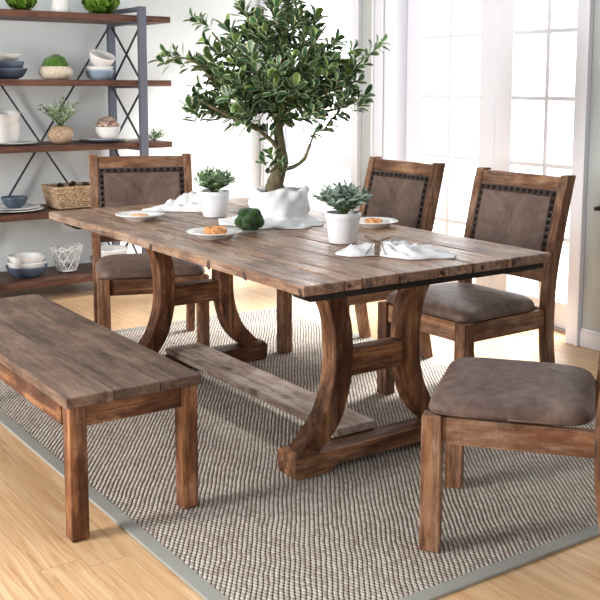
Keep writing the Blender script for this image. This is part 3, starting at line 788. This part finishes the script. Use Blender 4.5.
# fourth shelf
z = ZS[1]+.001
qx = U(10)
plate((qx, 3.80, z), .185, PORCS, 'large off-white plate at the bottom on the fourth shelf', h=.014)
plate((qx, 3.80, z+.0125), .165, PORC, 'white plate lying on the large one under the small blue bowl', h=.014)
bowl((U(11), 3.79, z+.0215), .082, .066, BLUE2 if 'BLUE2' in globals() else BLUE, 'small slate blue bowl standing on two white plates on the fourth shelf', foot=.5)
bk_ = thing('wicker_basket', 'rectangular woven wicker basket on the fourth shelf behind the chair', 'basket', (.79, 3.80, z))
def basket_body(w, d, h, fl=.03):
    mb = MB(); nst = 12; n = 56
    def per(s, k):   # perimeter point at parameter s in 0..4, flare by k
        W_, D_ = w/2+fl*k, d/2+fl*k*.6
        i = int(s) % 4; f = s-int(s)
        c = [(-W_, -D_), (W_, -D_), (W_, D_), (-W_, D_)]; a, b_ = c[i], c[(i+1) % 4]
        return (a[0]+(b_[0]-a[0])*f, a[1]+(b_[1]-a[1])*f)
    rows = 11
    for r_ in range(rows):
        zz = .008+(h-.014)*r_/(rows-1); pts = []
        for i in range(n*2+1):
            s = 4*i/(n*2) % 4; x, y = per(s, zz/h)
            L = sqrt(x*x+y*y) or 1; off = .004*(1 if (i+r_*2) % 4 < 2 else -1)
            pts.append((x+off*x/L, y+off*y/L, zz))
        mb.tube(pts, .0062, 6, rnd=random.random())
    for i in range(n//1):
        if i % 2: continue
        s = 4*i/n; a, b_ = per(s, 0), per(s, 1)
        mb.tube([(a[0], a[1], .004), (b_[0], b_[1], h)], .0035, 5)
    mb.tube([(*per(4*i/48 % 4, 1.03), h) for i in range(49)], .0095, 8)
    mb.box(-w/2, w/2, -d/2, d/2, .001, .008)
    return mb
basket_body(.29, .20, .135).build('woven_body', WICKER, bk_, smooth=True)
PINE = simple('dark_pinecone', (66, 52, 46), .8, bump=.6, var=14)
rnd = random.Random(8)
for i, (xx, yy, zz) in enumerate([(-.10, -.04, .095), (0, -.05, .10), (.09, -.03, .095), (-.05, .045, .10), (.05, .04, .105), (-.02, -.005, .118), (.075, .01, .115), (-.085, .01, .11)]):
    mb = MB()
    for j in range(7):
        for k in range(8):
            a = 2*PI*(k+.5*(j % 2))/8; rr = .026*sin(PI*(.18+.7*j/6)); zc_ = -.026+.052*j/6
            mb.leaf(Vector((cos(a)*rr*.4, sin(a)*rr*.4, zc_)), Vector((cos(a), sin(a), .25)), Vector((0, 0, 1)), .022, .018, -.2, rnd=random.random(), tip=.9)
    mb.ball((0, 0, 0), .016, 8, 6)
    o = mb.build('pinecone', PINE, loc=(.79+xx, 3.80+yy, z+zz+(.022 if i > 4 else 0))); o.scale = (.72, .72, .72); o.rotation_euler = (rnd.uniform(0, 3), rnd.uniform(0, 3), rnd.uniform(0, 3))
    tag(o, 'dark dried pinecone heaped in the wicker basket', 'pinecone', 'pinecones in the wicker basket')
# bottom shelf
z = ZS[0]+.001
qx = U(21)
bowl((qx, 3.80, z), .130, .070, BLUE, 'slate blue bowl under white bowls at the left of the bottom shelf', foot=.6)
bowl((qx, 3.80, z+.038), .122, .062, PORCS, 'off-white bowl in the middle of the bottom shelf pile', foot=.66, bulge=.45)
bowl((qx, 3.80, z+.082), .114, .055, PORC, 'white bowl topmost of the pile on the bottom shelf', foot=.7, bulge=.4)
wbk = thing('lattice_basket', 'white lattice basket with a scalloped rim on the bottom shelf', 'basket', (U(60)+.01, 3.82, z))
mb = MB(); n = 10; zb_, zt_ = .012, .150; rb0, rt0 = .062, .098
def rr_(zz): return rb0+(rt0-rb0)*((zz-zb_)/(zt_-zb_))
for i in range(n):
    for s_ in (-1, 1):
        for step in (1.0,):
            pts = []
            for k in range(7):
                zz = zb_+(zt_-zb_)*k/6; a = 2*PI*(i+s_*k/6*1.5)/n; pts.append((rr_(zz)*cos(a), rr_(zz)*sin(a), zz))
            mb.tube(pts, .0032, 6)
    pts = []
    for k in range(9):
        a = 2*PI*(i+k/8)/n; zz = zt_+.020*sin(PI*k/8); pts.append((rr_(zz)*cos(a), rr_(zz)*sin(a), zz))
    mb.tube(pts, .0036, 6)
for zz, rad in ((zb_, .0045), (zt_, .0035), ((zb_+zt_)/2, .0028)):
    mb.tube([(rr_(zz)*cos(2*PI*k/36), rr_(zz)*sin(2*PI*k/36), zz) for k in range(37)], rad, 6)
mb.build('lattice_body', PORC, wbk, smooth=True)
mb = MB().lathe([(0, .008), (.062, .008), (.066, .012), (.062, .016), (0, .016)], 36)
mb.build('base_plate', PORC, wbk, smooth=True)
for k in range(4):
    a = PI/4+k*PI/2; MB().ball((.05*cos(a), .05*sin(a), .005), .0055, 10, 8, sc=(1, 1, .9)).build('foot', PORC, wbk, smooth=True)
bowl((1.02, 3.80, z), .130, .075, BLUE, 'wide slate blue bowl on the bottom shelf, half hidden by the far chair', foot=.55)
bowl((1.02, 3.80, z+.045), .124, .085, PORC, 'wide white bowl nested in the blue one behind the far chair', foot=.6)

# ================================================================ THINGS ON THE TABLE
T = TH+.0008
plate((.225, 1.605, T), .106, PORC, 'white rimmed plate with a flat biscuit, farthest left on the table', h=.026)
mb = MB().lathe([(0, 0), (.036, 0), (.041, .006), (.038, .013), (.028, .017), (0, .019)], 32, wob=lambda a, r, z_: (r*(1+.04*sin(3*a+1)+.03*sin(7*a)), z_))
o = mb.build('biscuit', BISC, smooth=True, loc=(.225, 1.605, T+.009)); tag(o, 'round flat orange biscuit on the far-left plate', 'biscuit')
plate((.245, .975, T), .108, PORC, 'white rimmed plate holding a flaky pastry, middle of the near table side', h=.026)
def pastry(name, loc, label, seed, k=9, r=.05, h=.024, mat=PASTRY):
    mb = MB(); rnd = random.Random(seed)
    mb.ball((0, 0, h*.5), r*.82, 20, 10, sc=(1, 1, h/r*.62), fn=lambda d: 1+.12*noise.noise(d*4))
    for i in range(k):
        a = 2*PI*i/k+rnd.uniform(-.2, .2); q = r*rnd.uniform(.3, .75); c = Vector((q*cos(a), q*sin(a), h*.62))
        pts = [c+Vector((-sin(a), cos(a), 0))*r*.4*t+Vector((0, 0, h*.28*(1-t*t))) for t in (-1, -.5, 0, .5, 1)]
        mb.tube(pts, [.004, .008, .0095, .008, .003], 8, rnd=rnd.random())
    mn = min(v[2] for v in mb.v); mb.v = [(v[0], v[1], v[2]-mn) for v in mb.v]
    o = mb.build(name, mat, smooth=True, loc=loc); return tag(o, label, 'pastry')
pastry('pastry', (.25, .975, T+.0095), 'flaky golden baked pastry on the plate nearest the camera', 3, 10, .056, .026)
plate((.945, .87, T), .104, PORC, 'white rimmed plate with a small pastry on the window side of the table', h=.026)
pastry('pastry', (.945, .87, T+.0095), 'small pale golden pastry on the window side plate', 5, 7, .042, .018)

def potted(name, loc, label, mat, seed, n, hgt, spread, ls, r1=.068, r0=.053, h=.115, steps=6, lw_=.34):
    t = thing(name, label, 'potted plant', loc)
    MB().lathe([(0, 0), (r0-.002, 0), (r0, .003), (r0+(r1-r0)*.76, h*.76), (r0+(r1-r0)*.80, h*.775), (r0+(r1-r0)*.84+.0008, h*.785), (r1+.0005, h-.002), (r1-.001, h), (r1-.005, h), (r1-.007, h-.016), (0, h-.017)], 48).build('pot', POTW, t, smooth=True)
    MB().lathe([(0, h-.011), (r1-.009, h-.013), (r1-.0095, h-.016)], 24).build('soil', SOIL, t, smooth=True)
    sprigs(t, (0, 0, h-.012), n, hgt, spread, mat, ls, seed, lw_*.85, steps=steps, up=.85)
    return t
potted('potted_plant', (.556, 1.53, T), 'bushy green plant in a small white pot on the far half of the table', LEAF2, 21, 70, .118, .10, .032)
potted('potted_plant', (.59, .605, T), 'grey-green leafy plant in a small white pot nearest the camera', LEAF3, 33, 66, .120, .108, .042, lw_=.32)

# moss ball : dark green lobed
mb = MB()
LB = [Vector(q).normalized() for q in ((0, -1, .05), (.95, -.35, -.15), (-.95, -.35, -.15), (.62, -.25, .85), (-.62, -.25, .85), (0, .7, .7), (.8, .7, .1), (-.8, .7, .1), (.3, -.45, -.9), (-.4, -.4, -.9))]
def five(d):
    q = 0
    for l in LB:
        c_ = max(0, d.dot(l)); s2_ = 1-c_*c_; k2 = .17-.36*s2_
        if k2 > 0 and c_ > 0: q = max(q, c_*.6+sqrt(k2))
    return max(q, .78)+.014*noise.noise(d*14)
mb.ball((0, 0, .046), .063, 96, 60, fn=five, sc=(1, 1, .92))
mb.v = [(v[0], v[1], max(v[2], .010)) for v in mb.v]
mn = min(v[2] for v in mb.v)
o = mb.build('moss_ball', MOSS, smooth=True, loc=(.452, 1.055, T-mn+.0065)); o.rotation_euler = (0, 0, -YAW)
tag(o, 'dark green lobed moss ball on the cloth in front of the tree pot', 'moss ball')

# cloth pieces ---------------------------------------------------
def cloth_strip(name, spine, widths, hts, label, cat, seed, folds=3.0, nt_=44, ns=40, parent=None, z0=T):
    rnd = random.Random(seed); sp = catmull(spine, 12); wd = catmull([(w,) for w in widths], 12); ht = catmull([(h_,) for h_ in hts], 12)
    n = len(sp); mb = MB(); top = []; bot = []
    for i in range(n):
        p = Vector((sp[i][0], sp[i][1], 0)); a = Vector((*sp[max(i-1, 0)][:2], 0)); b_ = Vector((*sp[min(i+1, n-1)][:2], 0))
        d = (b_-a).normalized(); nx = Vector((-d.y, d.x, 0)); w = max(.002, wd[i][0]); h_ = max(.002, ht[i][0]); s = i/(n-1)
        for j_ in range(nt_+1):
            t = -1+2*j_/nt_
            edge = w*(1+.34*noise.noise(Vector((s*5, t > 0, seed))))
            q = p+nx*t*edge
            env = (1-abs(t)**2.6)
            env2 = min(1, s*7)*min(1, (1-s)*7)
            ph = t*folds*1.5+1.3*sin(s*5+seed)+1.6*noise.noise(Vector((s*4, t*2.2, seed)))
            f = .30+.70*(1-abs(sin(ph*PI*.5)))**.8+.35*noise.noise(Vector((q.x*34, q.y*34, seed+3)))
            zz = .0016+(h_*env**.6*f*(.55+.45*env2))+.003*(noise.noise(Vector((q.x*40, q.y*40, seed)))+.6)
            top.append(Vector((q.x, q.y, z0+max(.0022, zz)))); bot.append(Vector((q.x, q.y, z0+.0004)))
    N = nt_+1; K = n*N; fs = []
    for i in range(n-1):
        for j_ in range(nt_):
            a = i*N+j_; fs += [(a, a+N, a+N+1, a+1), (K+a, K+a+1, K+a+N+1, K+a+N)]
        a = i*N; fs.append((a, K+a, K+a+N, a+N)); a = i*N+nt_; fs.append((a, a+N, K+a+N, K+a))
    for j_ in range(nt_):
        a = j_; fs.append((a, a+1, K+a+1, K+a)); a = (n-1)*N+j_; fs.append((a, K+a, K+a+1, a+1))
    mb.add(top+bot, fs, .5)
    o = mb.build(name, LINEN, parent, smooth=True)
    if label: tag(o, label, cat)
    return o
# napkin nearest the camera, tied with twine
nk = thing('napkin', 'white linen napkin tied with twine lying near the front corner of the table', 'napkin', (.525, .315, T))
def lc(pts): return [(x-.50, y-.31) for x, y in pts]
cloth_strip('linen_cloth', lc([(.375, .385), (.42, .365), (.465, .335), (.50, .30), (.535, .265), (.585, .225), (.64, .175), (.69, .115)]), [.012, .05, .052, .024, .058, .078, .072, .03], [.008, .026, .036, .040, .052, .042, .026, .006], None, None, 3, folds=2.6, parent=nk, z0=0)
tw = MB()
dv = Vector((.70, -.71, 0)).normalized(); nv = Vector((-dv.y, dv.x, 0)); kp = Vector((0, -.004, 0))
for q in (-.006, 0, .006):
    tw.tube([kp+dv*q+nv*cos(a)*.031+Vector((0, 0, .003+max(0, sin(a))*.045)) for a in [PI*k/12 for k in range(13)]], .0022, 6)
for s_ in (-1, 1):
    tw.tube([kp+Vector((0, 0, .047))+dv*s_*.05*sin(PI*k/12)*(.9)+nv*(.02*sin(2*PI*k/12)+.006*s_)+Vector((0, 0, .016*sin(PI*k/12))) for k in range(13)], .0018, 6)
    tw.tube([kp+Vector((0, 0, .047)), kp-nv*.02+dv*s_*.014+Vector((0, 0, .044)), kp-nv*.042+dv*s_*.026+Vector((0, 0, .022)), kp-nv*.06+dv*s_*.034+Vector((0, 0, .010))], .0016, 6)
o = tw.build('twine_bow', TWINE, nk, smooth=True); o['label'] = 'thin brown twine bow'
# napkin by the far pot
nk2 = cloth_strip('napkin', [(.375, 1.90), (.43, 1.865), (.49, 1.83), (.55, 1.79), (.62, 1.75), (.70, 1.71)], [.03, .055, .05, .065, .085, .05], [.006, .014, .045, .075, .085, .03], 'crumpled white linen napkin lying behind the far white pot', 'napkin', 8, folds=2.4)
# tree ------------------------------------------------------------
tx, ty = .720, 1.250
tree = thing('potted_tree', 'tall bushy variegated tree with a gnarled trunk in a cloth-wrapped pot', 'potted tree', (tx, ty, T), -YAW)
RP = .108
MB().lathe([(0, 0.002), (RP-.02, .002), (RP-.016, .005), (RP, .125), (RP-.006, .126), (RP-.01, .11), (0, .108)], 40).build('pot', POTW, tree, smooth=True)
MB().lathe([(0, .121), (.06, .120), (RP-.0115, .112)], 30).build('soil', SOIL, tree, smooth=True)
def px_(u, v, dep=0):    # reading helper: lateral and height in metres
    return Vector(((u-283.5)/231.0, dep, .116+(191-v)/231.0))
tr = MB()
trunk = [px_(281, 192), px_(279, 182), px_(283, 170), px_(286, 158), px_(285, 146), px_(283, 130, .02), px_(282, 112, .01), px_(284, 90), px_(286, 60), px_(288, 30), px_(290, 0)]
tr.tube(catmull(trunk, 4), [r_[0] for r_ in catmull([(.048,), (.040,), (.031,), (.030,), (.024,), (.021,), (.018,), (.014,), (.010,), (.007,), (.004,)], 4)], 14)
br = [[px_(287, 166), px_(298, 163, -.02), px_(308, 156, -.03), px_(313, 145, -.04), px_(319, 128, -.05)],
      [px_(285, 150), px_(277, 138, -.02), px_(262, 125, -.03), px_(240, 105, -.04), px_(205, 62, -.05), px_(180, 56, -.06)],
      [px_(283, 120), px_(300, 100, .03), px_(325, 86, .05), px_(352, 70, .05), px_(378, 48, .05)],
      [px_(283, 118), px_(262, 95, .05), px_(240, 60, .08), px_(215, 30, .1)],
      [px_(284, 90), px_(305, 60, -.05), px_(330, 25, -.06)],
      [px_(285, 80), px_(268, 45, .04), px_(262, 10, .05)],
      [px_(262, 125, -.03), px_(235, 112, -.08), px_(205, 96, -.10)],
      [px_(300, 100, .03), px_(322, 108, -.05), px_(345, 104, -.06)],
      [px_(285, 148), px_(283, 160, -.06), px_(274, 168, -.08)]]
for b_ in br:
    c_ = catmull(b_, 4); n = len(c_); tr.tube(c_, [.009*(1-i/n)+.003 for i in range(n)], 8)
rnd = random.Random(42)
lf = MB()
def cluster(c, axis, n, L):
    axis = axis.normalized()
    for i in range(n):
        a = 2.4*i+rnd.uniform(-.3, .3); tt = i/n
        side = axis.orthogonal().normalized(); side = Matrix.Rotation(a, 3, axis) @ side
        d = axis*(.25+1.0*tt)+side*(1.0-.45*tt)
        base = c-axis*L*.8*(1-tt)
        r_ = rnd.random()
        tone = min(1, .15+.55*r_+(.35 if (tt > .75 and rnd.random() < .55) else 0))
        lf.leaf(base, d, axis+side*.2, L*rnd.uniform(.75, 1.1), L*.45*rnd.uniform(.85, 1.15), rnd.uniform(-.05, .3), rnd=tone, tip=1.0)
# crown blobs: (u, v, dep, ru, rv, rd, count)
blobs = [(274, 66, 0, 56, 40, .22, 74), (288, 16, 0, 30, 34, .17, 32), (256, 92, -.04, 48, 22, .16, 30), (316, 80, .02, 42, 28, .17, 36),
         (338, 60, .05, 26, 22, .11, 16), (232, 66, .02, 30, 22, .12, 17), (300, 104, -.03, 34, 16, .13, 15), (348, 94, 0, 22, 14, .1, 8),
         (214, 98, -.06, 22, 12, .08, 7), (250, 26, 0, 18, 22, .09, 10), (246, 108, -.06, 20, 9, .06, 5), (318, 36, 0, 16, 22, .1, 8),
         (290, -20, 0, 24, 20, .13, 12)]
cen = px_(284, 85)
for (u, v, dp, ru, rv, rd_, cnt) in blobs:
    for i in range(cnt):
        while True:
            q = Vector((rnd.uniform(-1, 1), rnd.uniform(-1, 1), rnd.uniform(-1, 1)))
            if q.length < 1: break
        if q.length > .01: q = q*(q.length**-.35 if q.length > .2 else 1); q = q*(1/max(1, q.length))
        c = px_(u+q.x*ru, v-q.z*rv, dp+q.y*rd_)
        ax_ = (c-cen).normalized()*.6+Vector((rnd.uniform(-.4, .4), rnd.uniform(-.4, .4), .75))
        cluster(c, ax_, rnd.randint(7, 10), rnd.uniform(.058, .078))
arm = [(172, 52), (185, 60), (198, 58), (207, 62), (207, 20), (200, 18), (212, 40), (378, 48), (386, 40), (368, 60), (358, 46), (340, 38), (201, 92), (196, 100), (216, 108),
       (268, 158), (276, 150), (288, 160), (270, 128), (321, 128), (344, 112), (350, 88), (333, 122), (166, 58), (205, 82), (180, 50), (214, 66), (224, 76), (362, 78)]
for (u, v) in arm:
    c = px_(u, v, rnd.uniform(-.06, .06)); out = Vector(((u-284)/100, rnd.uniform(-.3, .3), .25 if v > 100 else .6))
    cluster(c, out, rnd.randint(6, 8), .062)
for (u, v, v2, w_) in ((268, 158, 150, 0), (205, 62, 50, 0)): pass
tr.build('trunk', BARK, tree, smooth=True)
lf.build('foliage', LEAF, tree, smooth=True)
# cloth wrapped round the tree pot
cw = MB(); seg = 120
prof = [(.112, .003), (.122, .022), (.128, .05), (.127, .078), (.126, .104), (.128, .124), (.124, .138), (.114, .143), (.104, .138), (.098, .129), (.090, .126)]
def wobc(a, r, z_):
    k = 1 if z_ > .02 else .2
    f = .0075*sin(a*5+z_*42)+.005*sin(a*11-z_*70+1)+.006*noise.noise(Vector((cos(a)*3, sin(a)*3, z_*22)))
    rr = r+f*k
    zz = z_+(.007*sin(a*4+.6)+.006*noise.noise(Vector((cos(a)*2.5, sin(a)*2.5, 7))) if z_ > .07 else 0)
    if z_ < .14 and r > .11: rr = max(rr, RP+.006)
    return rr, zz
cw.lathe(prof, seg, wob=wobc)
# spread skirt of the cloth on the table
skirt = []; nr = 14; seg2 = 140
# extent of the cloth by direction (angle measured in the tree's own frame: x = lateral right, y = away)
keys = [(-180, .27), (-150, .27), (-125, .27), (-95, .27), (-70, .27), (-45, .25), (-20, .19), (0, .16), (40, .15), (90, .14), (140, .16), (165, .22), (180, .27)]
def ext(deg):
    for (a, ra), (b_, rb2) in zip(keys, keys[1:]):
        if deg <= b_: t = (deg-a)/(b_-a); t = t*t*(3-2*t); return ra+(rb2-ra)*t
    return keys[-1][1]
vt = []; vb = []
for i in range(seg2):
    a = -PI+2*PI*i/seg2; R = ext(math.degrees(a))*(1+.05*sin(a*9)+.03*sin(a*17+1))
    for k in range(nr+1):
        t = k/nr; r = .116+(R-.116)*t
        fold = .5+.5*sin(a*13+3*t+2*noise.noise(Vector((cos(a)*2, sin(a)*2, t))))
        h_ = .026*(1-t)**1.6+(.021*fold*(t**.5)*(1.0-.35*t)) + .006*sin(a*5+t*9)*t*(1-t)
        if k == nr: h_ = .003+.007*fold
        vt.append((r*cos(a), r*sin(a), max(.003, h_))); vb.append((r*cos(a), r*sin(a), .0003))
fs = []; N = nr+1; K = len(vt)
for i in range(seg2):
    i2 = (i+1) % seg2
    for k in range(nr):
        a, b_ = i*N+k, i2*N+k; fs += [(a, a+1, b_+1, b_), (K+a, K+b_, K+b_+1, K+a+1)]
    fs.append((i*N+nr, K+i*N+nr, K+i2*N+nr, i2*N+nr))
cw.add(vt+vb, fs, .5)
o = cw.build('linen_wrap', LINEN, smooth=True, loc=(tx, ty, T)); o.rotation_euler = (0, 0, -YAW)
tag(o, 'white linen cloth wrapped round the tree pot and spread on the table', 'cloth')
